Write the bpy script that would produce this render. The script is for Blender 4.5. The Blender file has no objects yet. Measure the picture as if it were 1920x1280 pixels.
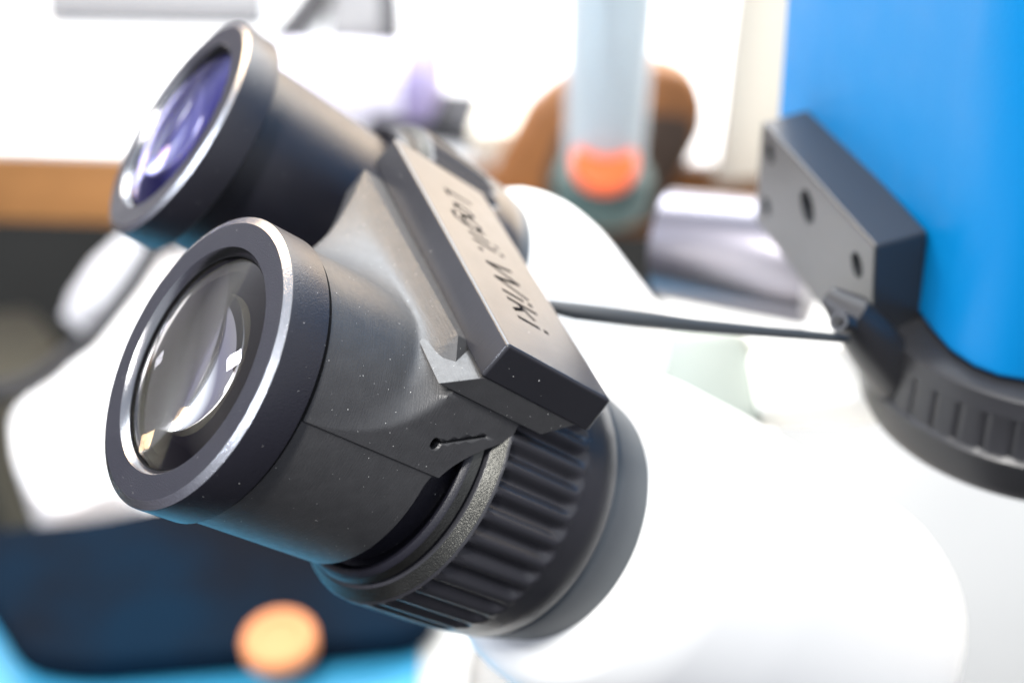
import bpy, bmesh, math, random
from mathutils import Vector, Matrix
random.seed(7)
MM = 0.001
# ------------------------------------------------------------------ camera, world, lights
sc = bpy.context.scene
PHI = math.radians(39.44)
FPX = 2514.0
CAM = Vector((0, 0, 0.44))
FWD = Vector((0, math.cos(PHI), -math.sin(PHI)))
UPV = Vector((0, math.sin(PHI), math.cos(PHI)))
cd = bpy.data.cameras.new('camera')
cam = bpy.data.objects.new('camera', cd)
sc.collection.objects.link(cam)
cam.location = CAM
cam.rotation_euler = (math.pi / 2 - PHI, 0, 0)
cd.sensor_width = 22.2
cd.lens = FPX / 1920 * 22.2
cd.clip_start = 0.01
cd.clip_end = 50
cd.dof.use_dof = True
cd.dof.focus_distance = 0.168
cd.dof.aperture_fstop = cd.lens / 4.3
sc.camera = cam

world = bpy.data.worlds.new('World')
sc.world = world
world.use_nodes = True
wt = world.node_tree
for n_ in list(wt.nodes):
    wt.nodes.remove(n_)
wo = wt.nodes.new('ShaderNodeOutputWorld')
wb = wt.nodes.new('ShaderNodeBackground')
wc = wt.nodes.new('ShaderNodeTexCoord')
wsep = wt.nodes.new('ShaderNodeSeparateXYZ')
wr = wt.nodes.new('ShaderNodeValToRGB')
wt.links.new(wc.outputs['Generated'], wsep.inputs[0])
mr = wt.nodes.new('ShaderNodeMapRange')
mr.inputs['From Min'].default_value = -1
mr.inputs['From Max'].default_value = 1
wt.links.new(wsep.outputs['Z'], mr.inputs['Value'])
wt.links.new(mr.outputs[0], wr.inputs[0])
el = wr.color_ramp.elements
el[0].position = 0.0; el[0].color = (0.25, 0.24, 0.23, 1)
el[1].position = 1.0; el[1].color = (0.45, 0.5, 0.6, 1)
x = el.new(0.50); x.color = (0.12, 0.12, 0.17, 1)
x = el.new(0.62); x.color = (0.6, 0.63, 0.70, 1)
wr2 = wt.nodes.new('ShaderNodeValToRGB')      # added warm glow in the world colour, low on the right, reflected by the bar
wt.links.new(mr.outputs[0], wr2.inputs[0])
e2 = wr2.color_ramp.elements
e2[0].position = 0.34; e2[0].color = (0.3, 0.28, 0.25, 1)
e2[1].position = 0.74; e2[1].color = (0.7, 0.73, 0.78, 1)
x = e2.new(0.40); x.color = (2.8, 2.3, 1.8, 1)
x = e2.new(0.58); x.color = (2.7, 2.15, 1.6, 1)
wx = wt.nodes.new('ShaderNodeMapRange'); wx.interpolation_type = 'SMOOTHSTEP'
wx.inputs['From Min'].default_value = 0.0; wx.inputs['From Max'].default_value = 0.3
wt.links.new(wsep.outputs['X'], wx.inputs['Value'])
wy = wt.nodes.new('ShaderNodeMapRange'); wy.interpolation_type = 'SMOOTHSTEP'
wy.inputs['From Min'].default_value = 0.15; wy.inputs['From Max'].default_value = 0.5
wt.links.new(wsep.outputs['Y'], wy.inputs['Value'])
wxy = wt.nodes.new('ShaderNodeMath'); wxy.operation = 'MULTIPLY'
wt.links.new(wx.outputs[0], wxy.inputs[0]); wt.links.new(wy.outputs[0], wxy.inputs[1])
wmix = wt.nodes.new('ShaderNodeMix'); wmix.data_type = 'RGBA'
wt.links.new(wxy.outputs[0], wmix.inputs['Factor'])
wt.links.new(wr.outputs[0], wmix.inputs['A']); wt.links.new(wr2.outputs[0], wmix.inputs['B'])
wt.links.new(wmix.outputs['Result'], wb.inputs['Color'])
wm = wt.nodes.new('ShaderNodeMapRange')      # brighter window side (+Y), dim room behind the photographer
wm.inputs['From Min'].default_value = -0.3
wm.inputs['From Max'].default_value = 0.7
wm.inputs['To Min'].default_value = 0.9
wm.inputs['To Max'].default_value = 1.25
wt.links.new(wsep.outputs['Y'], wm.inputs['Value'])
wt.links.new(wm.outputs[0], wb.inputs['Strength'])
wt.links.new(wb.outputs[0], wo.inputs['Surface'])


def area(name, loc, target, sx, sy, power, col):
    l = bpy.data.lights.new(name, 'AREA')
    l.shape = 'RECTANGLE'; l.size = sx; l.size_y = sy
    l.energy = power; l.color = col
    o = bpy.data.objects.new(name, l)
    sc.collection.objects.link(o)
    o.location = loc
    o.rotation_euler = (Vector(target) - Vector(loc)).to_track_quat('-Z', 'Y').to_euler()
    return o


area('window_light', (0.35, 1.7, 1.5), (0.1, 0.35, 0.1), 2.4, 1.3, 66, (0.93, 0.97, 1.0))
area('side_window_light', (-1.5, 0.45, 1.1), (0, 0.2, 0.3), 0.13, 0.17, 3.5, (0.8, 0.86, 1.0))
area('side_window_light', (-1.45, -0.05, 1.1), (0, 0.2, 0.3), 0.13, 0.17, 3.5, (0.8, 0.86, 1.0))
area('lamp_light', (-0.77, 1.3, 1.05), (0, 0.2, 0.3), 0.45, 0.35, 6, (1.0, 0.70, 0.40))
area('overhead_fill_light', (-0.35, -0.25, 1.35), (0, 0.2, 0.3), 0.10, 0.45, 14, (1.0, 0.97, 0.93))  # added fill from above, brightens the sides turned to the camera

sc.render.engine = 'CYCLES'
sc.view_settings.view_transform = 'Standard'
sc.view_settings.look = 'None'
sc.view_settings.gamma = 1
sc.view_settings.use_curve_mapping = False
sc.view_settings.exposure = 0.8
sc.cycles.max_bounces = 10
sc.cycles.transmission_bounces = 8

# ------------------------------------------------------------------ helpers


def at(px, py, depth):
    """point seen at reference pixel (px,py), depth metres along the view axis"""
    return CAM + depth * (Vector(((px - 960) / FPX, 0, 0)) - UPV * ((py - 640) / FPX) + FWD)


def onplane(px, py, P0, N):
    d = at(px, py, 1.0) - CAM
    return CAM + d * ((P0 - CAM).dot(N) / d.dot(N))


def on(px, py, z):
    return onplane(px, py, Vector((0, 0, z)), Vector((0, 0, 1)))


def frame(e, n, a, o):
    M = Matrix.Identity(4)
    for i in range(3):
        M[i][0] = e[i]; M[i][1] = n[i]; M[i][2] = a[i]
        M[i][3] = o[i] * MM
    M[2][3] += CAM.z
    return M


T1 = frame((-0.305893, 0.951043, 0.044118), (0.660536, 0.178626, 0.729236), (0.685654, 0.25221, -0.682839), (-41.0232, 130.4806, -110.0367))
T2 = frame((-0.21565, 0.975496, -0.043613), (0.660536, 0.178626, 0.729236), (0.719157, 0.128452, -0.682871), (-55.2928, 192.4934, -112.3014))
TB = frame((-0.318868, 0.947017, -0.038499), (0.63287, 0.242978, 0.735144), (0.705548, 0.210049, -0.676817), (-0.3666, 129.2457, -106.8562))


def obj(name, bm, mat, parent=None, smooth=True, angle=32, M=None):
    me = bpy.data.meshes.new(name)
    bmesh.ops.recalc_face_normals(bm, faces=bm.faces)
    bm.to_mesh(me); bm.free()
    for m in (mat if isinstance(mat, (list, tuple)) else [mat]):
        me.materials.append(m)
    o = bpy.data.objects.new(name, me)
    sc.collection.objects.link(o)
    if smooth:
        for p in me.polygons:
            p.use_smooth = True
        me.set_sharp_from_angle(angle=math.radians(angle))
    if M is not None:
        o.matrix_world = M
    if parent is not None:
        o.parent = parent
    return o


def tag(o, label=None, cat=None, group=None, kind=None):
    if label: o['label'] = label
    if cat: o['category'] = cat
    if group: o['group'] = group
    if kind: o['kind'] = kind
    return o


def thing(name, label, cat, M=None, loc=None, group=None):
    o = bpy.data.objects.new(name, None)
    sc.collection.objects.link(o)
    o.empty_display_size = 0.01
    if M is not None: o.matrix_world = M
    if loc is not None: o.location = loc
    return tag(o, label, cat, group)


def lathe(prof, seg=128, bm=None, rf=None, close=False, s=MM, M=None):
    """profile of (z, r) in mm about the local z axis"""
    bm = bm or bmesh.new()
    rings = []
    for (z, r) in prof:
        if r < 1e-6:
            rings.append([bm.verts.new((0, 0, z * s))]); continue
        ring = []
        for i in range(seg):
            t = 2 * math.pi * i / seg
            rr = rf(t, z, r) if rf else r
            ring.append(bm.verts.new((rr * math.cos(t) * s, rr * math.sin(t) * s, z * s)))
        rings.append(ring)
    pairs = list(zip(rings[:-1], rings[1:]))
    if close: pairs.append((rings[-1], rings[0]))
    for A, B in pairs:
        for i in range(seg):
            j = (i + 1) % seg
            if len(A) == 1 and len(B) == 1: continue
            if len(A) == 1: bm.faces.new((A[0], B[i], B[j]))
            elif len(B) == 1: bm.faces.new((A[i], A[j], B[0]))
            else: bm.faces.new((A[i], A[j], B[j], B[i]))
    if M is not None: bm.transform(M)
    return bm


def smooth_prof(prof, cham=0.35):
    """round every corner of a profile slightly"""
    out = [prof[0]]
    for k in range(1, len(prof) - 1):
        p0, p1, p2 = Vector(prof[k - 1]), Vector(prof[k]), Vector(prof[k + 1])
        a, b = p0 - p1, p2 - p1
        c = min(cham, a.length * 0.45, b.length * 0.45)
        if a.length < 1e-6 or b.length < 1e-6: continue
        q0 = p1 + a.normalized() * c; q2 = p1 + b.normalized() * c
        qm = (q0 + q2) * 0.25 + p1 * 0.5
        out += [tuple(q0), tuple(qm), tuple(q2)]
    out.append(prof[-1])
    return out


def prism(bottom, top, bm=None):
    """closed solid from two equally long rings of world points"""
    bm = bm or bmesh.new()
    A = [bm.verts.new(p) for p in bottom]; B = [bm.verts.new(p) for p in top]
    n = len(A)
    bm.faces.new(A[::-1]); bm.faces.new(B)
    for i in range(n):
        j = (i + 1) % n
        bm.faces.new((A[i], A[j], B[j], B[i]))
    return bm


def slab(poly, z0, z1, bm=None):
    return prism([Vector((p[0], p[1], z0)) for p in poly], [Vector((p[0], p[1], z1)) for p in poly], bm)


def round_poly(pts, r, n=6):
    out = []
    N = len(pts)
    for k in range(N):
        p0, p1, p2 = Vector(pts[k - 1][:2]), Vector(pts[k][:2]), Vector(pts[(k + 1) % N][:2])
        a, b = p0 - p1, p2 - p1
        c = min(r, a.length * 0.45, b.length * 0.45)
        q0 = p1 + a.normalized() * c; q2 = p1 + b.normalized() * c
        for i in range(n + 1):
            t = i / n
            out.append((1 - t) ** 2 * q0 + 2 * t * (1 - t) * p1 + t * t * q2)
    return out


def bevel(bm, w, seg=3, ang=30):
    bmesh.ops.recalc_face_normals(bm, faces=bm.faces)
    bm.normal_update()
    ed = [e for e in bm.edges if len(e.link_faces) == 2 and e.calc_face_angle(0) > math.radians(ang)]
    bmesh.ops.bevel(bm, geom=ed, offset=w, segments=seg, affect='EDGES', profile=0.5, clamp_overlap=True)
    return bm


def tube(pts, r, seg=20, bm=None):
    bm = bm or bmesh.new()
    rings = []
    n = len(pts)
    for k, p in enumerate(pts):
        p = Vector(p)
        d = (Vector(pts[min(k + 1, n - 1)]) - Vector(pts[max(k - 1, 0)])).normalized()
        u = d.cross(Vector((0.13, 0.2, 1))).normalized(); v = d.cross(u)
        rr = r[k] if isinstance(r, (list, tuple)) else r
        rings.append([bm.verts.new(p + rr * (math.cos(2 * math.pi * i / seg) * u + math.sin(2 * math.pi * i / seg) * v)) for i in range(seg)])
    for A, B in zip(rings[:-1], rings[1:]):
        for i in range(seg):
            bm.faces.new((A[i], A[(i + 1) % seg], B[(i + 1) % seg], B[i]))
    bm.faces.new(rings[0]); bm.faces.new(rings[-1])
    return bm


# ------------------------------------------------------------------ materials


def mat(name, col, rough=0.4, metal=0.0, spec=0.5, bump=0.0, bscale=2000, dust=0.0, dscale=900, var=0.0, vscale=60, col2=None,
        lines=None, rvar=0.0, coat=0.0, tint=None, spk=0.6):
    m = bpy.data.materials.new(name)
    m.use_nodes = True
    t = m.node_tree; N = t.nodes; L = t.links
    b = N['Principled BSDF']
    b.inputs['Base Color'].default_value = (*col, 1)
    b.inputs['Roughness'].default_value = rough
    b.inputs['Metallic'].default_value = metal
    b.inputs['Specular IOR Level'].default_value = spec
    b.inputs['Coat Weight'].default_value = coat
    if tint: b.inputs['Specular Tint'].default_value = (*tint, 1)
    tc = N.new('ShaderNodeTexCoord')
    last = None
    if var > 0:
        nz = N.new('ShaderNodeTexNoise'); nz.inputs['Scale'].default_value = vscale; nz.inputs['Detail'].default_value = 5
        L.new(tc.outputs['Object'], nz.inputs['Vector'])
        mx = N.new('ShaderNodeMix'); mx.data_type = 'RGBA'
        mx.inputs['A'].default_value = (*[c * (1 - var) for c in col], 1)
        mx.inputs['B'].default_value = (*[min(1, c * (1 + var)) for c in col], 1)
        L.new(nz.outputs['Fac'], mx.inputs['Factor'])
        if col2:
            mx.inputs['A'].default_value = (*col, 1); mx.inputs['B'].default_value = (*col2, 1)
            q_ = N.new('ShaderNodeMapRange'); q_.inputs['From Min'].default_value = 0.4; q_.inputs['From Max'].default_value = 0.62
            L.new(nz.outputs['Fac'], q_.inputs['Value']); L.new(q_.outputs[0], mx.inputs['Factor'])
        last = mx.outputs['Result']
    if dust > 0:
        vo = N.new('ShaderNodeTexVoronoi'); vo.inputs['Scale'].default_value = dscale
        L.new(tc.outputs['Object'], vo.inputs['Vector'])
        # only some cells carry a speck, of random size
        wn = N.new('ShaderNodeSeparateColor'); L.new(vo.outputs['Color'], wn.inputs[0])
        m1 = N.new('ShaderNodeMath'); m1.operation = 'GREATER_THAN'; m1.inputs[1].default_value = 1 - dust
        L.new(wn.outputs[0], m1.inputs[0])
        sz = N.new('ShaderNodeMath'); sz.operation = 'MULTIPLY'; sz.inputs[1].default_value = 0.10
        L.new(wn.outputs[1], sz.inputs[0])
        m2 = N.new('ShaderNodeMath'); m2.operation = 'LESS_THAN'
        L.new(vo.outputs['Distance'], m2.inputs[0]); L.new(sz.outputs[0], m2.inputs[1])
        m3 = N.new('ShaderNodeMath'); m3.operation = 'MULTIPLY'
        L.new(m1.outputs[0], m3.inputs[0]); L.new(m2.outputs[0], m3.inputs[1])
        mx = N.new('ShaderNodeMix'); mx.data_type = 'RGBA'
        if last: L.new(last, mx.inputs['A'])
        else: mx.inputs['A'].default_value = (*col, 1)
        mx.inputs['B'].default_value = (spk, spk, spk * 0.95, 1)
        L.new(m3.outputs[0], mx.inputs['Factor'])
        last = mx.outputs['Result']
    if last: L.new(last, b.inputs['Base Color'])
    if rvar > 0:
        nz = N.new('ShaderNodeTexNoise'); nz.inputs['Scale'].default_value = vscale * 2.3; nz.inputs['Detail'].default_value = 6
        L.new(tc.outputs['Object'], nz.inputs['Vector'])
        mp = N.new('ShaderNodeMapRange')
        mp.inputs['To Min'].default_value = rough - rvar; mp.inputs['To Max'].default_value = rough + rvar
        mp.inputs['From Min'].default_value = 0.3; mp.inputs['From Max'].default_value = 0.7
        L.new(nz.outputs['Fac'], mp.inputs['Value']); L.new(mp.outputs[0], b.inputs['Roughness'])
    nrm = None
    if bump > 0:
        nz = N.new('ShaderNodeTexNoise'); nz.inputs['Scale'].default_value = bscale; nz.inputs['Detail'].default_value = 2
        L.new(tc.outputs['Object'], nz.inputs['Vector'])
        bp = N.new('ShaderNodeBump'); bp.inputs['Strength'].default_value = bump; bp.inputs['Distance'].default_value = 0.0001
        L.new(nz.outputs['Fac'], bp.inputs['Height'])
        nrm = bp
    if lines:
        mpg = N.new('ShaderNodeMapping'); mpg.inputs['Scale'].default_value = lines[0]
        L.new(tc.outputs['Object'], mpg.inputs['Vector'])
        nz = N.new('ShaderNodeTexNoise'); nz.inputs['Scale'].default_value = 1.0; nz.inputs['Detail'].default_value = 3
        L.new(mpg.outputs[0], nz.inputs['Vector'])
        bp = N.new('ShaderNodeBump'); bp.inputs['Strength'].default_value = lines[1]; bp.inputs['Distance'].default_value = 0.0001
        L.new(nz.outputs['Fac'], bp.inputs['Height'])
        if nrm: L.new(nrm.outputs[0], bp.inputs['Normal'])
        nrm = bp
    if nrm: L.new(nrm.outputs[0], b.inputs['Normal'])
    return m


def glass(name, tint, ior=1.5, rough=0.0, blue=None):
    m = bpy.data.materials.new(name); m.use_nodes = True
    b = m.node_tree.nodes['Principled BSDF']
    b.inputs['Base Color'].default_value = (1, 1, 1, 1)
    b.inputs['Transmission Weight'].default_value = 1
    b.inputs['Roughness'].default_value = rough
    b.inputs['IOR'].default_value = ior
    b.inputs['Specular Tint'].default_value = (*tint, 1)
    if blue is not None:
        b.inputs['Coat Weight'].default_value = blue
        b.inputs['Coat Roughness'].default_value = 0.0
        b.inputs['Coat IOR'].default_value = 1.5
    return m


ANOD = mat('black_anodised_metal', (0.009, 0.0088, 0.014), 0.38, 0.0, 0.55, bump=0.55, bscale=5000, dust=0.3, dscale=1500, rvar=0.05)
ANOD_EDGE = mat('bright_metal_chamfer', (0.42, 0.42, 0.43), 0.24, 1.0, 0.8, bump=0.5, bscale=4500)  # paler, more metallic tone than the cap itself
ANOD_IN = mat('polished_inner_chamfer', (0.25, 0.25, 0.26), 0.22, 1.0, 0.8, bump=0.2, bscale=4500)
GLINT = mat('sandblasted_ring_chamfer', (0.06, 0.06, 0.055), 0.36, 0.9, 0.5, bump=1.0, bscale=5000, var=0.8, vscale=130)
RUBBER = mat('black_rubber', (0.022, 0.022, 0.026), 0.33, 0, 0.5, bump=0.2, bscale=3000, rvar=0.06)
COLLAR = mat('dark_grey_collar_plastic', (0.055, 0.065, 0.075), 0.5, 0, 0.5, bump=0.15, bscale=3000)
RESIN = mat('black_printed_resin', (0.044, 0.044, 0.045), 0.44, 0, 0.5, bump=0.3, bscale=3500, dust=0.75, dscale=1500, rvar=0.04, vscale=420, var=0.25,
            lines=((300, 300, 9000), 0.35))
RESIN_BAR = mat('black_printed_resin_bar', (0.020, 0.020, 0.024), 0.30, 0, 0.55, bump=0.12, bscale=3500, dust=0.16, dscale=900, rvar=0.02, vscale=60,
                lines=((6500, 200, 120), 0.28))
INNER = mat('matt_black_inside', (0.008, 0.008, 0.009), 0.8, spec=0.04)
DEEP = mat('dark_coated_inner_lens', (0.010, 0.008, 0.009), 0.03, 0, 1.0, tint=(0.95, 1.0, 0.75))
DEEP_BLUE = mat('violet_coated_inner_lens', (0.10, 0.07, 0.75), 0.12, 1.0, 0.9)
STOP = mat('olive_grey_field_ring', (0.065, 0.06, 0.042), 0.8, 0.0, 0.05)
LENS = glass('coated_eye_lens', (1.0, 0.88, 0.85), 1.52)
LENS.node_tree.nodes['Principled BSDF'].inputs['Specular IOR Level'].default_value = 0.22
LENS_BLUE = glass('violet_coated_lens', (0.6, 0.5, 1.0), 1.6)
_t = LENS_BLUE.node_tree
_g = _t.nodes.new('ShaderNodeBsdfGlossy'); _g.inputs['Color'].default_value = (0.04, 0.03, 1.0, 1); _g.inputs['Roughness'].default_value = 0.03
_m = _t.nodes.new('ShaderNodeMixShader'); _m.inputs[0].default_value = 0.11
_t.nodes['Principled BSDF'].inputs['Specular IOR Level'].default_value = 0.3
_t.links.new(_t.nodes['Principled BSDF'].outputs[0], _m.inputs[1]); _t.links.new(_g.outputs[0], _m.inputs[2])
_t.links.new(_m.outputs[0], _t.nodes['Material Output'].inputs['Surface'])
WHITE = mat('white_painted_metal', (0.90, 0.91, 0.89), 0.35, 0, 0.5, var=0.02)
CREAM = mat('cream_white_plastic', (0.85, 0.80, 0.68), 0.45)
GREYG = mat('grey_green_head_shade', (0.27, 0.30, 0.27), 0.5)  # shade on the white head, put into the colour as grey-green
BLUE = mat('blue_painted_metal', (0.0, 0.20, 0.50), 0.45, 0, 0.25, bump=0.3, bscale=1400, rvar=0.04)
BLOCK = mat('satin_black_block_metal', (0.03, 0.032, 0.036), 0.30, 0.2, 0.5, bump=0.2, bscale=2500)
HOLE = mat('dark_screw_hole', (0.006, 0.006, 0.006), 0.6)
BRUSH = mat('brushed_grey_metal', (0.22, 0.21, 0.24), 0.28, 0.9)
GAP = mat('dark_shadow_gap', (0.03, 0.035, 0.04), 0.5)  # near-black colour for the shaded gap, no real seal there
DESK = mat('white_laminate_top', (0.55, 0.54, 0.51), 0.35, 0, 0.5, var=0.03, vscale=6)
WOOD = mat('tan_wood_edge', (0.42, 0.20, 0.07), 0.5, var=0.35, vscale=30)
BROWN = mat('brown_leather', (0.26, 0.10, 0.025), 0.45, var=0.3, vscale=25)
DARKBROWN = mat('dark_brown_cloth', (0.06, 0.035, 0.02), 0.7)
NAVY = mat('navy_cloth', (0.004, 0.005, 0.008), 0.8, spec=0.04, var=0.6, vscale=11, col2=(0.002, 0.010, 0.022))
SKY = mat('sky_blue_mat_foam', (0.03, 0.26, 0.44), 0.5)
ORANGE = mat('orange_plastic', (0.55, 0.21, 0.085), 0.6, 0, 0.2)
ORANGE2 = mat('orange_red_plastic', (0.85, 0.12, 0.02), 0.45)
CLEAR = glass('clear_glass', (1, 1, 1), 1.3)
DARK = mat('dark_floor', (0.012, 0.012, 0.011), 0.8, spec=0.1, var=0.5, vscale=4)
DGREY = mat('dark_grey_plastic', (0.04, 0.04, 0.045), 0.6, spec=0.2)
LGREY = mat('light_grey_metal', (0.50, 0.50, 0.52), 0.45)
MGREY = mat('mid_grey_case', (0.17, 0.17, 0.175), 0.6, spec=0.2)
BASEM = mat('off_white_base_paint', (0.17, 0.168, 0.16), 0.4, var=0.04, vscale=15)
LILAC = mat('lilac_white_paper', (0.80, 0.78, 0.90), 0.5)
VIOLET = mat('violet_cloth', (0.30, 0.26, 0.45), 0.6)
PAPER = mat('white_paper', (0.88, 0.88, 0.88), 0.6)
BLACK = mat('black_plastic', (0.02, 0.02, 0.022), 0.4)

# ------------------------------------------------------------------ setting
bm = bmesh.new()
vs = [bm.verts.new((sx * 2.4, sy * 1.8 + 0.4, -0.72)) for sx, sy in ((-1, -1), (1, -1), (1, 1), (-1, 1))]
bm.faces.new(vs)
tag(obj('floor', bm, DARK, smooth=False), kind='structure')


# ------------------------------------------------------------------ microscope eyepieces
def eyepiece(M, label, lens_mat, deep_mat, knurl_n=39):
    root = thing('eyepiece', label, 'eyepiece', M=M)
    # end cap: flat ring face, chamfers, short side wall
    bm = lathe([(6.4, 17.6), (6.4, 19.7), (6.2, 19.98), (0.72, 20.0), (0.55, 19.93)], 192)
    lathe([(0.0, 18.85), (0.0, 18.6), (0.0, 15.5)], 192, bm=bm)
    cap = obj('end_cap', bm, ANOD, root, angle=25)
    bm = lathe([(0.55, 19.93), (0.06, 18.98), (0.0, 18.85)], 192)
    obj('outer_chamfer', bm, ANOD_EDGE, cap, angle=60)
    bm = lathe([(0.0, 15.5), (0.08, 15.4), (0.85, 14.8), (1.0, 14.75)], 192)
    obj('inner_chamfer', bm, ANOD_IN, cap, angle=60)
    # retaining ring and optical parts
    bm = lathe([(1.0, 14.75), (1.05, 14.6), (1.3, 14.56), (6.0, 14.5), (6.0, 13.0), (30, 12.0), (30, 0)], 128)
    barrel_in = obj('lens_cell', bm, INNER, cap, angle=40)
    # eye lens, biconvex
    R1, R2, re = 40.0, 160.0, 14.5
    pr = []
    s1 = R1 - math.sqrt(R1 * R1 - re * re); s2 = R2 - math.sqrt(R2 * R2 - re * re)
    zc = 1.3 - s1
    for k in range(25):
        r = re * k / 24
        pr.append((zc + R1 - math.sqrt(R1 * R1 - r * r), r))
    zb = 3.0 + s2
    for k in range(24, -1, -1):
        r = re * k / 24
        pr.append((zb - (R2 - math.sqrt(R2 * R2 - r * r)), r))
    obj('eye_lens', lathe(pr, 128), lens_mat, cap, angle=40)
    bm = lathe([(5.6, 14.3), (5.6, 12.6), (9.2, 10.9), (10.4, 10.8), (10.4, 14.1)], 128)
    obj('field_ring', bm, STOP, cap, angle=40)
    R1 = 17.0; re = 10.7; s1 = R1 - math.sqrt(R1 * R1 - re * re)
    pr = [(9.6 - s1 + R1 - math.sqrt(R1 * R1 - (re * k / 16) ** 2), re * k / 16) for k in range(17)] + [(12.5, 10.7), (12.5, 0)]
    obj('field_lens', lathe(pr, 96), deep_mat, cap, angle=40)
    # barrel
    bm = lathe(smooth_prof([(6.4, 17.2), (33.2, 17.2), (33.4, 16.6), (34.0, 16.6), (34.0, 16.0)], 0.15), 160)
    body = obj('barrel', bm, ANOD, root, angle=30)
    # lip ring and gap before the knurled ring
    bm = lathe(smooth_prof([(33.9, 16.2), (33.9, 18.0), (32.6, 18.6), (32.3, 19.4), (33.0, 20.0), (34.3, 20.4), (34.5, 19.2), (35.2, 19.2)], 0.18), 160)
    lip = obj('lip_ring', bm, ANOD, root, angle=35)
    bm = lathe([(33.05, 20.03), (34.25, 20.42)], 160)
    obj('lip_chamfer', bm, GLINT, lip)

    def rf(t, z, r):
        if 36.6 < z < 51.6:
            u = (t * knurl_n / (2 * math.pi)) % 1.0
            g = (0.5 - 0.5 * math.cos(2 * math.pi * u)) ** 1.25     # rounded ribs, narrower valleys
            k = min(1, (z - 36.6) / 0.3) * min(1, (51.6 - z) / 1.3)
            return r - 1.05 * g * k
        return r
    prof = [(34.9, 18.6), (34.9, 20.7), (35.0, 20.9), (36.3, 22.4), (36.5, 22.6), (36.61, 22.7), (36.9, 22.76), (38.5, 22.76), (44, 22.76), (49, 22.76), (50.2, 22.75), (50.7, 22.75),
            (51.1, 22.74), (51.35, 22.72), (51.6, 22.65), (52.2, 22.62), (55, 22.5), (58.3, 22.25), (58.7, 22.0), (58.8, 21.4)]
    kr = obj('knurled_ring', lathe(prof, 39 * 16, rf=rf), RUBBER, root, angle=40)
    bm = lathe([(34.98, 20.95), (36.28, 22.43)], 160)
    obj('knurl_chamfer', bm, GLINT, kr)
    bm = lathe(smooth_prof([(58.6, 20.5), (58.7, 22.0), (60, 21.95), (67, 20.6), (72, 19.8), (72, 15)], 0.2), 160)
    obj('collar', bm, COLLAR, root, angle=40)
    return root


ep1 = eyepiece(T1, 'sharp black eyepiece nearest the viewer, held by the printed bracket', LENS, DEEP)
ep2 = eyepiece(T2, 'blurred black eyepiece behind, with a violet-blue glint in its lens', LENS_BLUE, DEEP_BLUE)

# ------------------------------------------------------------------ printed bracket
br = thing('eyepiece_bracket', 'black printed bracket clamped round the front eyepiece with an engraved bar', 'bracket', M=T1)
RS, RB = 19.2, 17.35


def hull(pts):
    pts = sorted(set(pts))
    def half(p):
        h = []
        for q in p:
            while len(h) > 1 and (h[-1][0] - h[-2][0]) * (q[1] - h[-2][1]) - (h[-1][1] - h[-2][1]) * (q[0] - h[-2][0]) <= 0: h.pop()
            h.append(q)
        return h[:-1]
    return half(pts) + half(pts[::-1])


P_NEAR = (-17.0, 9.0)      # where the flat side leaves the cylinder
near0, near1 = Vector(P_NEAR), Vector((-13.2, 19.2))
far0, far1 = Vector((17.5, 7.9)), Vector((37.0, 15.4))
TOPN, TOPF = 3.9, 4.4       # height of the edge faces of the web under the slab


def section(g):
    n_ = near0.lerp(near1, g); f_ = far0.lerp(far1, g)
    return [tuple(n_), (n_.x + 7.0 * g, n_.y + TOPN * g), tuple(f_), (f_.x + .1, f_.y + TOPF * g)]


def rh_all(ths, g):
    cs = section(g)
    c4 = [(RS * math.cos(2 * math.pi * i / 240), RS * math.sin(2 * math.pi * i / 240)) for i in range(240)]
    H = hull(c4 + cs)
    edges = []
    for k in range(len(H)):
        (x1, y1), (x2, y2) = H[k], H[(k + 1) % len(H)]
        if math.hypot(x2 - x1, y2 - y1) > 0.53: edges.append((x1, y1, x2 - x1, y2 - y1))
    ths = list(ths)
    if g > 0.02:
        for c in cs:                      # snap the nearest spoke onto each corner
            ta = math.atan2(c[1], c[0]) % (2 * math.pi)
            k = min(range(len(ths)), key=lambda q: abs(ths[q] - ta)); ths[k] = ta
    out = []
    for t in ths:
        dx, dy = math.cos(t), math.sin(t); best = RS
        for x1, y1, ex, ey in edges:
            den = dx * ey - dy * ex
            if abs(den) < 1e-12: continue
            s_ = (x1 * ey - y1 * ex) / den
            u = (x1 * dy - y1 * dx) / den
            if s_ > 0 and -1e-7 <= u <= 1 + 1e-7: best = max(best, s_)
        q_ = min(1.0, max(0.0, (math.radians(152.6) - t) / math.radians(0.7))) if t > math.pi / 2 else min(1.0, max(0.0, (t - math.radians(22)) / 0.1))
        out.append((t, best + 0.3 * q_))
    return out


ths = [2 * math.pi * i / 300 for i in range(300)]
ths += [math.radians(118 + 0.35 * k) for k in range(1, 100)]
ths += [math.radians(151.5 + 0.1 * k) for k in range(16)]
ths += [math.radians(15 + 0.4 * k) for k in range(1, 60)]
ths += [math.radians(95 + 0.8 * k) for k in range(1, 28)]
ths = sorted(set(round(t, 5) for t in ths))
bm = bmesh.new()
NA, NB = 40, 8
AF = 24.3
full_r = rh_all(ths, 1.0)
grid = []
for i in range(NA + 1):
    u = i / NA
    g = 0.42 * u ** 1.5 + 0.58 * u ** 4.2
    row = []
    for (t, r) in rh_all(ths, g):
        row.append((r * math.cos(t), r * math.sin(t), 7.0 + (AF - 7.0) * u))
    grid.append(row)
for i in range(1, NB + 1):
    u = i / NB
    row = []
    for (t, r) in full_r:
        aend = 28.1 + 8.5 * min(1, (r - RS) / 3.0)
        row.append((r * math.cos(t), r * math.sin(t), AF + (aend - AF) * u))
    grid.append(row)
V = [[bm.verts.new(Vector(p) * MM) for p in row] for row in grid]
inner_w = [v for row in V[2:NA - 1] for v in row]
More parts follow.
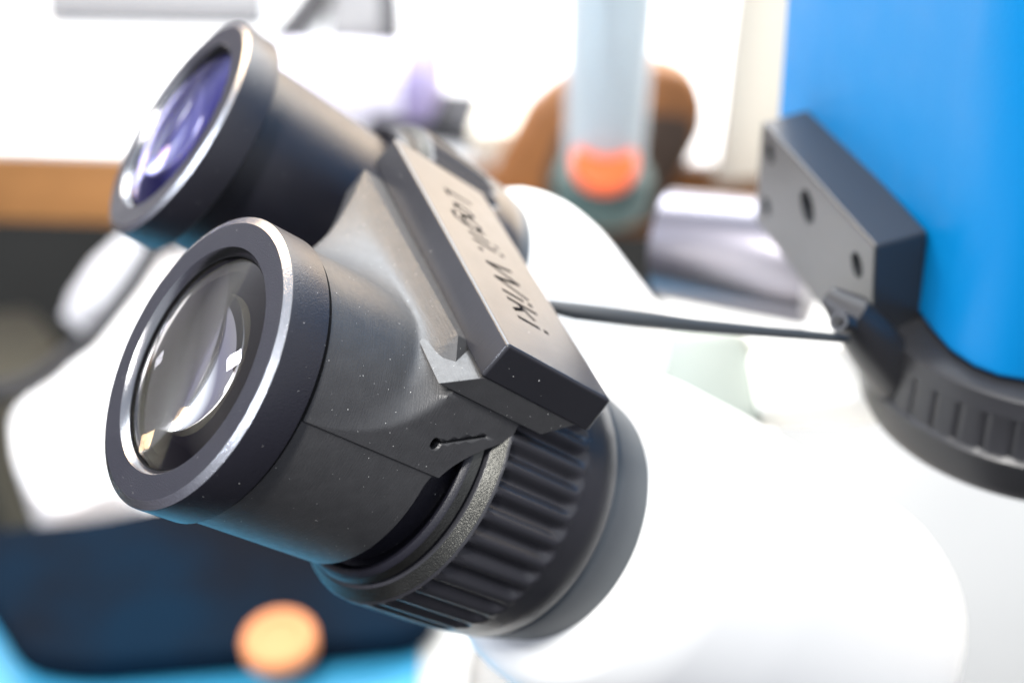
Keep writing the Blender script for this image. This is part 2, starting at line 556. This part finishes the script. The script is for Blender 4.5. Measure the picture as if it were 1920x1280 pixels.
for _ in range(4):
    pos = {}
    for i in range(2, NA - 1):
        for j in range(len(ths)):
            a_ = (V[i - 1][j].co + V[i + 1][j].co + V[i][j - 1].co + V[i][(j + 1) % len(ths)].co) / 4
            pos[V[i][j]] = V[i][j].co.lerp(a_, 0.5)
    for v, c in pos.items():
        if c.y > 0.005 and math.degrees(math.atan2(c.y, c.x)) < 149: v.co = c
VI = [[bm.verts.new(Vector((RB * math.cos(t), RB * math.sin(t), a_)) * MM) for t in ths] for a_ in (7.0, 28.0)]
n = len(ths)
rows = [VI[0]] + V + [VI[1], VI[0]]
for A, B in zip(rows[:-1], rows[1:]):
    for i in range(n):
        j = (i + 1) % n
        bm.faces.new((A[i], A[j], B[j], B[i]))
sleeve = obj('sleeve', bm, RESIN, br, angle=35)
sleeve.parent = br


def wnorm(o):
    m = o.modifiers.new('weighted_normals', 'WEIGHTED_NORMAL'); m.keep_sharp = True; m.weight = 80
    return o


def cut(o, cutter):
    m = o.modifiers.new('cut', 'BOOLEAN'); m.object = cutter; m.operation = 'DIFFERENCE'; m.solver = 'EXACT'
    dg = bpy.context.evaluated_depsgraph_get()
    me = bpy.data.meshes.new_from_object(o.evaluated_get(dg))
    o.modifiers.clear(); o.data = me
    bpy.data.objects.remove(cutter)


# clamp slot: round hole and slit through the flat side of the sleeve
def facet_pt(px, py):
    """tube-frame point on the flat side plane through the reference pixel"""
    nrm = Vector((-math.cos(math.radians(28.5)), math.sin(math.radians(28.5)), 0))
    Nw = (T1.to_3x3() @ nrm).normalized()
    P = onplane(px, py, T1 @ (nrm * RS * MM), Nw)
    return (T1.inverted() @ P) / MM, nrm


p0, nr = facet_pt(810, 828)
p1, _ = facet_pt(866, 818)
bm = bmesh.new()
ax = nr
u_ = (p1 - p0).normalized(); v_ = ax.cross(u_)
ring = [p0 + 0.85 * (math.cos(2 * math.pi * i / 24) * u_ + math.sin(2 * math.pi * i / 24) * v_) for i in range(24)]
prism([(q - ax * 5) * MM for q in ring], [(q + ax * 2) * MM for q in ring], bm)
cutter = obj('cutter', bm, HOLE)
cutter.matrix_world = T1
bpy.context.view_layer.update()
cut(sleeve, cutter)
q = [p0 - v_ * .22, p1 + u_ * 3 - v_ * .22, p1 + u_ * 3 + v_ * .22, p0 + v_ * .22]
cutter = obj('cutter', prism([(k - ax * 5) * MM for k in q], [(k + ax * 2) * MM for k in q]), HOLE)
cutter.matrix_world = T1
bpy.context.view_layer.update()
cut(sleeve, cutter)

# slab under the bar, then the bar itself (bar frame: x along bar, y out of the face, z across)
L_, W_, TH = 56.9, 19.45, 5.64
SL = T1.inverted() @ TB


def barbox(sec, x0, x1):
    """extrude a (z, y) section along x"""
    return prism([Vector((x0, y, z)) * MM for z, y in sec], [Vector((x1, y, z)) * MM for z, y in sec])


bm = barbox([(-4.2, -9.2), (1.0, -TH + 0.2), (17.9, -TH + 0.2), (14.3, -9.2)], 0.25, 46.0)
bevel(bm, 0.18 * MM, 2)
sl = obj('mounting_slab', bm, RESIN, angle=30, M=TB)
sl.parent = br; sl.matrix_parent_inverse = br.matrix_world.inverted()
bm = barbox([(0, 0), (0, -TH), (W_ + .6, -TH), (W_, -0.0)], 0, L_)
bevel(bm, 0.5 * MM, 4)
bar = obj('engraved_bar', bm, RESIN_BAR, angle=25, M=TB)

# lettering, traced as strokes (u along the bar, v across it)
B0, XH, CH = 6.95, 10.75, 12.4
strokes = [
    [(46.75, 7.1), (46.75, CH)],
    [(46.75, 7.2), (45.2, 7.2)],
    # o
    [(43.0, 8.9), (42.6, 10.2), (41.6, 10.75), (40.6, 10.2), (40.3, 8.9), (40.6, 7.6), (41.6, 7.1), (42.6, 7.6), (43.0, 8.9)],
    # g
    [(39.3, 8.9), (38.9, 10.2), (38.0, 10.75), (36.9, 10.4), (36.3, 9.6)],
    [(39.3, 8.9), (38.9, 7.6), (38.0, 7.1), (36.9, 7.5), (36.3, 8.2)],
    [(36.2, 10.8), (36.2, 6.3), (36.8, 5.4), (38.0, 5.3), (38.9, 5.8)],
    # i i .
    [(33.7, B0), (33.7, XH)],
    [(31.6, B0), (31.6, 11.3)],
    # W
    [(26.9, CH), (25.3, B0)], [(25.3, B0), (23.3, CH)], [(23.3, CH), (21.4, B0)], [(21.4, B0), (19.5, CH)],
    # i k i
    [(17.9, B0), (17.9, XH)],
    [(15.9, B0), (15.9, CH)], [(15.7, 8.8), (13.2, XH)], [(14.8, 9.5), (13.2, B0)],
    [(11.2, B0), (11.2, XH)],
]
dots = [(33.7, 12.4), (31.6, 12.7), (29.1, 7.3), (17.9, 12.2), (11.2, 12.2)]
HW = 0.40
bpy.context.view_layer.update()


def seg_cutter(u0, v0, u1, v1, hw, dep):
    d = Vector((u1 - u0, 0, v1 - v0)); l = max(d.length, 1e-4); d /= l
    s_ = Vector((-d.z, 0, d.x)) * hw
    a_ = Vector((u0, 0, v0)) - d * hw * .6; b_ = Vector((u1, 0, v1)) + d * hw * .6
    q = [a_ - s_, b_ - s_, b_ + s_, a_ + s_]
    return prism([(k + Vector((0, -dep, 0))) * MM for k in q], [(k + Vector((0, 1, 0))) * MM for k in q])


for st in strokes:
    for k in range(len(st) - 1):
        c = obj('cutter', seg_cutter(*st[k], *st[k + 1], HW, 0.9 + 0.013 * random.random()), HOLE, smooth=False)
        c.matrix_world = TB; bpy.context.view_layer.update(); cut(bar, c)
for (u, v) in dots:
    c = obj('cutter', seg_cutter(u, v - .2, u, v + .2, 0.45, 0.92), HOLE, smooth=False)
    c.matrix_world = TB; bpy.context.view_layer.update(); cut(bar, c)
for p in bar.data.polygons: p.use_smooth = True
bar.data.set_sharp_from_angle(angle=math.radians(22))
wnorm(bar); wnorm(sl)
bar.parent = br; bar.matrix_parent_inverse = br.matrix_world.inverted()

# ------------------------------------------------------------------ white microscope
mic = thing('microscope', 'glossy white microscope body carrying both black eyepieces', 'microscope', loc=on(1500, 1000, 0))


def mpart(name, bm, m, lab=None, angle=35, parent=None):
    o = obj(name, bm, m, angle=angle)
    par = parent or mic
    bpy.context.view_layer.update()
    o.parent = par; o.matrix_parent_inverse = par.matrix_world.inverted()
    if lab: o['label'] = lab
    return o


pr = [(68, 10), (68, 21), (69, 24), (72, 26.5), (80, 28.5), (100, 29), (130, 28.5), (150, 28), (160, 25), (163, 0)]
mpart('front_tube_housing', lathe(smooth_prof(pr, 3), 96, M=T1), WHITE, 'rounded white housing behind the front eyepiece')
pr = [(60, 8), (60, 19), (61, 23), (64, 25.5), (70, 27), (78, 26.5), (100, 21), (130, 16), (145, 14), (146, 0)]
mpart('rear_tube_housing', lathe(smooth_prof(pr, 3), 96, M=T2), WHITE, 'rounded white housing behind the far eyepiece')

# head block joining both tubes, base and limb on the desk
def pslab(pts, depth, N, th, r, bev):
    F0 = at(*pts[0], depth)
    P = [onplane(*p, F0, N) for p in pts]
    bm_ = prism([p - N * th for p in P], P)
    return bevel(bm_, bev, 3)


UPN = (Vector((0, -0.35, 1))).normalized()
mpart('head_block', pslab([(1040, 600), (1410, 610), (1440, 700), (1430, 850), (1040, 900)], 0.262, UPN, 0.05, 0.01, 0.004), GREYG)
mpart('head_cover', pslab([(1405, 645), (1700, 640), (1760, 745), (1425, 752)], 0.255, UPN, 0.012, 0.01, 0.002), WHITE)
mpart('shadow_gap_line', tube([at(1020, 572, .205), at(1080, 583, .205), at(1200, 598, .205), at(1300, 610, .207), at(1440, 622, .21), at(1590, 635, .212)],
      [.0009, .0013, .0013, .0011, .0009, .0008], 16), GAP)  # dark tube stands in for the shadow gap between rear housing and head
base_p = [on(1300, 900, 0.03), on(1700, 560, 0.03), on(2350, 700, 0.03), on(2300, 1500, 0.03), on(900, 1500, 0.03), on(850, 1150, 0.03)]
bm = slab(round_poly(base_p, 0.05), 0.002, 0.03)
bevel(bm, 0.006, 3)
mpart('base', bm, BASEM)

# ------------------------------------------------------------------ blue camera on its black ring
camt = thing('microscope_camera', 'bright blue camera body standing in a black ring, black block on its side', 'camera', loc=at(1900, 640, 0.235))
D = (Vector((0.0756, 0, 0)) - UPV * 1.575 + FWD).normalized()
Q = at(1640, 462, 0.212)
topP = [onplane(*p, Q, D) for p in ((1428, 228), (1640, 462), (1740, 434), (1532, 200))]
# bottom corners lie on a parallel plane
def drop(P, py):
    lo, hi = 0.0, 0.2
    for _ in range(40):
        m_ = (lo + hi) / 2; X = P + D * m_ - CAM
        if 640 - FPX * X.dot(UPV) / X.dot(FWD) < py: lo = m_
        else: hi = m_
    return m_
hb = drop(Q, 705)
botP = [onplane(*p, Q + D * hb, D) for p in ((1414, 412), (1632, 702), (1720, 668), (1525, 390))]
bm = prism(botP, topP); bevel(bm, 0.0006, 3)
def cpart(name, bm, m, lab=None, parent=None, angle=35):
    return mpart(name, bm, m, lab, angle, parent or camt)
blk = cpart('mounting_block', bm, BLOCK, 'black metal block with screw holes')
fn = (topP[1] - topP[0]).cross(botP[1] - topP[0]).normalized()
if fn.dot(CAM - topP[0]) < 0: fn = -fn
for (hx, hy, hr) in ((1512, 388, 3.2), (1606, 497, 2.3), (1443, 288, 2.1), (1434, 388, 2.0)):
    c = onplane(hx, hy, topP[0], fn)
    u = (topP[1] - topP[0]).normalized(); v = fn.cross(u)
    bm = bmesh.new()
    ring = lambda r, d: [c + fn * d + (u * math.cos(2 * math.pi * i / 32) + v * math.sin(2 * math.pi * i / 32)) * r * MM for i in range(32)]
    prism(ring(hr, -0.004), ring(hr, 0.003), bm)
    cc = obj('cutter', bm, HOLE); bpy.context.view_layer.update()
    cut(blk, cc)
    bm = bmesh.new(); bm.faces.new([bm.verts.new(p) for p in ring(hr * 0.99, -0.0035)])
    mpart('screw_hole', bm, HOLE, parent=blk)
for p in blk.data.polygons: p.use_smooth = True
blk.data.set_sharp_from_angle(angle=math.radians(35)); wnorm(blk)

# blue body
S = topP[2]
RL = S + D * drop(S, 596)
fp = [(1452, 296), (1512, 362), (1718, 588), (1745, 625), (1778, 662), (1822, 692), (1870, 711), (1925, 721), (2000, 718), (2080, 690), (2150, 620), (2150, 500), (2000, 330), (1700, 180)]
ringb = [onplane(*p, RL, D) - Vector(fn) * 0 for p in fp]
bm = prism(ringb, [p - D * 0.16 for p in ringb])
bevel(bm, 0.0015, 3, 40)
cpart('blue_housing', bm, BLUE, 'smooth blue metal housing')
# black ring below
cen = onplane(1985, 565, RL, D)
rad = (onplane(1985, 721, RL, D) - cen).length - 0.0012
Z3 = D; X3 = Vector((1, 0, 0)); X3 = (X3 - Z3 * X3.dot(Z3)).normalized(); Y3 = Z3.cross(X3)
MR = Matrix.Identity(4)
for i in range(3):
    MR[i][0] = X3[i]; MR[i][1] = Y3[i]; MR[i][2] = Z3[i]; MR[i][3] = cen[i]
R0 = rad / MM


def rf2(t, z, r):
    if 4.6 < z < 11.5:
        u = (t * 44 / (2 * math.pi)) % 1
        return r - 0.45 * math.exp(-((u - 0.5) / 0.09) ** 2)
    return r
pr = [(0.3, 0), (0.3, R0 - 4), (0.3, R0 + 0.3), (1.0, R0 + 5.2), (1.6, R0 + 6.0), (3.8, R0 + 6.4), (4.5, R0 + 6.6), (4.7, R0 + 6.6), (11.4, R0 + 6.8), (11.6, R0 + 6.9), (12.2, R0 + 7.5), (18, R0 + 6.5), (20, R0 + 5.5), (21, R0)]
ring_o = cpart('clamp_ring', lathe(pr, 440, rf=rf2, M=MR), BLACK, 'black ring with notched grip band')
# arm joining block to ring, with a clamp screw
A0 = at(1590, 585, 0.214); A1 = at(1650, 660, 0.222); A2 = at(1700, 720, 0.228)
cpart('clamp_arm', tube([at(1560, 560, .217), A0, A1, A2], [0.002, 0.0035, 0.0045, 0.005], 24), BLACK)
sd = (CAM - A0).normalized() * 0.6 + Vector((-0.5, 0, 0.2)); sd.normalize()
P_ = at(1590, 608, 0.208)
sc_o = cpart('clamp_screw', tube([P_, P_ + sd * 0.003], 0.0016, 24), BLACK)
cpart('screw_socket', tube([P_ + sd * 0.0035, P_ + sd * 0.00315], 0.0008, 6), HOLE, parent=None)

# ------------------------------------------------------------------ bench and background
def free(name, bm, m, label, cat, angle=35, group=None):
    return tag(obj(name, bm, m, angle=angle), label, cat, group)


bt = thing('workbench', 'white topped workbench under the microscope', 'workbench', loc=on(1500, 1100, 0))
dk = [on(*p, 0) for p in ((-700, 2300), (3300, 2300), (3000, 420), (1500, 430), (1000, 700), (560, 880), (230, 1005), (-900, 1070))]
mpart('bench_top', slab(dk, -0.004, 0.0), DESK, parent=bt)
mpart('bench_board', slab(dk, -0.03, -0.0045), WOOD, parent=bt)
ft = thing('back_table', 'white covered table at the back with a tan wooden edge', 'table', loc=on(100, 200, 0))
dk = [on(*p, 0) for p in ((-900, 252), (300, 288), (900, 300), (3000, 330), (2800, -240), (-900, -240))]
mpart('table_top', slab(dk, -0.004, 0.0), PAPER, parent=ft)
dk = [on(*p, 0) for p in ((-900, 256), (300, 292), (900, 304), (3000, 334), (2800, -236), (-900, -236))]
mpart('wooden_edge', slab(dk, -0.052, -0.0045), WOOD, parent=ft)

# sky-blue mat with navy pouch and orange knob (bottom left)
m_ = [on(*p, 0.003) for p in ((-700, 1070), (190, 1010), (600, 900), (800, 960), (740, 2200), (-700, 2200))]
free('cutting_mat', slab(round_poly(m_, 0.01), 0.0005, 0.003), SKY, 'bright sky-blue mat lying under the navy pouch', 'mat')
zp = 0.018
pp = [on(*p, zp) for p in ((-60, 985), (180, 965), (560, 880), (900, 940), (800, 1190), (470, 1222), (150, 1248), (35, 1232), (-20, 1140), (-90, 1060))]
bm = slab(round_poly(pp, 0.012), 0.0035, zp)
bevel(bm, 0.006, 4)
free('pouch', bm, NAVY, 'dark navy cloth pouch lying on the sky-blue mat', 'pouch')
c = on(526, 1212, zp)
kb = thing('round_knob', 'round orange knob on the front corner of the navy pouch', 'knob', loc=c)
bm = lathe(smooth_prof([(-1, 0.01), (-1, 14.6), (5, 14.6), (7, 13.2), (7.1, 9), (6.2, 8.5), (6.2, 0)], 0.8), 64)
o = obj('knob_body', bm, ORANGE, kb)

# left: things under the back table
wp = [on(*p, -0.06) for p in ((262, 478), (420, 462), (560, 600), (330, 1010), (225, 905), (95, 968), (28, 880), (18, 762), (120, 705))]
bm = slab(round_poly(wp, 0.02), -0.11, -0.06); bevel(bm, 0.008, 3)
free('seat_cushion', bm, PAPER, 'plain white cushion below the tan table edge', 'cushion')
bm = tube([at(255, 462, 0.74), at(215, 520, 0.73), at(175, 580, 0.72), at(150, 612, 0.72)], [0.010, 0.0145, 0.0145, 0.011], 24)
free('foam_roller', bm, LGREY, 'light grey rounded roller in front of the dark under-table space', 'handle')
bm = tube([at(300, 455, 0.70), at(248, 540, 0.70), at(170, 640, 0.70), at(60, 718, 0.70), at(-60, 750, 0.70)], 0.0055, 16)
free('cable', bm, BLACK, 'thick black cable crossing the white cushion', 'cable')
bp_ = [on(*p, -0.3) for p in ((-80, 590), (60, 580), (110, 640), (60, 700), (-80, 740))]
free('floor_box', slab(round_poly(bp_, 0.01), -0.718, -0.3), mat('dull_olive_card', (0.16, 0.15, 0.11), 0.7), 'dull olive box at the left edge beside the black cable', 'box')

# on the back table
def tbox(name, pts, h, m, label, cat, r=0.004, z0=0.0005, bev=0.003):
    P = [on(*p, z0) for p in pts]
    bm = slab(round_poly(P, r), z0, z0 + h)
    bevel(bm, bev, 2)
    return free(name, bm, m, label, cat)


tbox('grey_case', ((90, 45), (500, 52), (500, -60), (90, -60)), 0.012, MGREY, 'low light grey case at the top edge of the photo, left', 'case')
tbox('grey_case', ((612, 88), (728, 84), (735, -40), (640, -60)), 0.01, MGREY, 'small light grey case between the dark strap and the thin dark post', 'case')
bm = tube([on(520, 90, 0.008), on(560, 40, 0.01), on(610, -30, 0.01), on(650, -90, 0.01)], 0.0105, 16)
free('strap', bm, DGREY, 'dark grey strap running diagonally off the top edge', 'strap')
p = on(738, 72, 0)
bm = slab([(p.x - .006, p.y - .006), (p.x + .006, p.y - .006), (p.x + .006, p.y + .006), (p.x - .006, p.y + .006)], 0.0005, 0.14)
free('thin_post', bm, DGREY, 'thin dark post standing at the top edge beside the small grey case', 'post')
# lilac roll
bm = tube([on(520, 150, 0.026), on(640, 150, 0.026), on(806, 160, 0.026)], 0.024, 32)
lr = free('paper_roll', bm, LILAC, 'lilac-white paper roll with a violet end', 'roll')
bm = tube([on(770, 158, 0.0265), on(818, 162, 0.0265)], 0.0262, 32)
o = obj('violet_band', bm, VIOLET); o.parent = lr; o.matrix_parent_inverse = lr.matrix_world.inverted()
bm = tube([on(834, 225, 0.002), on(832, 225, 0.05), on(830, 225, 0.075)], [0.006, 0.0045, 0.0055], 16)
free('clamp_stand', bm, BLACK, 'short black stand rising beside the lilac roll', 'stand')
tbox('black_tray', ((690, 262), (925, 275), (900, 205), (720, 190)), 0.012, DGREY, 'low dark grey tray at the foot of the short black stand', 'tray')
tbox('wood_block', ((880, 300), (990, 300), (1000, 240), (900, 235)), 0.02, CREAM, 'cream block between the dark tray and the brown leather bag', 'block')

# brown bag
bg = thing('leather_bag', 'rounded brown leather bag with a dark middle, behind the clear tube', 'bag', loc=on(1130, 330, 0))
arch = [(890, 420), (930, 310), (985, 205), (1050, 150), (1120, 125), (1220, 118), (1290, 135), (1325, 190), (1320, 250), (1280, 330), (1230, 420)]
F = at(1130, 330, 0.80); Nn = (CAM - F); Nn.z *= .5; Nn.normalize()
bk = [onplane(*p, F, Nn) for p in arch]
bm = prism([p - Nn * 0.04 for p in bk], bk); bevel(bm, 0.008, 3)
mpart('bag_shell', bm, BROWN, parent=bg)
arch2 = [(1010, 420), (1020, 330), (1045, 255), (1090, 225), (1180, 215), (1255, 215), (1300, 225), (1298, 280), (1260, 350), (1225, 420)]
bk = [onplane(*p, F + Nn * .003, Nn) for p in arch2]
bm = prism([p - Nn * 0.01 for p in bk], bk); bevel(bm, 0.002, 2)
mpart('dark_pocket', bm, DARKBROWN, parent=bg)
# clear tube with orange disc at its foot
c0 = at(1131, 325, 0.66)
up_ = Vector((0, 0, 1))
TUBEM = mat('frosted_blue_white_tube', (0.72, 0.80, 0.84), 0.25)
TUBEM.node_tree.nodes['Principled BSDF'].inputs['Transmission Weight'].default_value = 0.55
ct = thing('clear_tube', 'pale translucent upright tube with grey foot, in front of the brown bag', 'tube', loc=c0)
Mt = Matrix.Translation(c0)
bm = lathe([(12, 19.5), (200, 20.5), (200, 17), (12, 17)], 64, close=True, M=Mt)
mpart('tube_wall', bm, TUBEM, parent=ct)
bm = lathe([(12, 4), (200, 4), (200, 0)], 24, M=Mt)
mpart('inner_rod', bm, LGREY, parent=ct)
bm = lathe(smooth_prof([(-18, 0), (-18, 24), (-4, 25), (4, 22), (6, 0)], 2), 64, M=Mt)
mpart('tube_foot', bm, mat('dark_teal_plastic', (0.05, 0.09, 0.085), 0.5), parent=ct)
c1 = at(1133, 308, 0.635)
bm = lathe(smooth_prof([(-3, 0), (-3, 15.5), (3, 15.5), (4.5, 13), (4.5, 0)], 1.2), 48, M=Matrix.Translation(c1) @ Matrix.Rotation(math.radians(28), 4, 'X'))
free('orange_disc', bm, ORANGE2, 'bright orange-red disc at the foot of the pale tube', 'disc')
# cream upright box at right of the bag
q = [on(*p, 0.0) for p in ((1335, 345), (1470, 330), (1490, 270), (1360, 275))]
free('cream_box', slab(round_poly(q, 0.004), 0.0005, 0.2), CREAM, 'cream upright box between the brown bag and the blue camera', 'box')
# brushed knob of the microscope
kn = tube([at(1238, 455, 0.335), at(1250, 455, 0.335), at(1420, 480, 0.325), at(1530, 500, 0.32)], [0.009, 0.0135, 0.0145, 0.0145], 48)
mpart('focus_knob', kn, BRUSH, 'grey brushed metal knob with a bright streak')
bm = tube([at(1260, 520, 0.34), at(1480, 560, 0.33)], 0.006, 24)
mpart('knob_shaft', bm, BLACK)
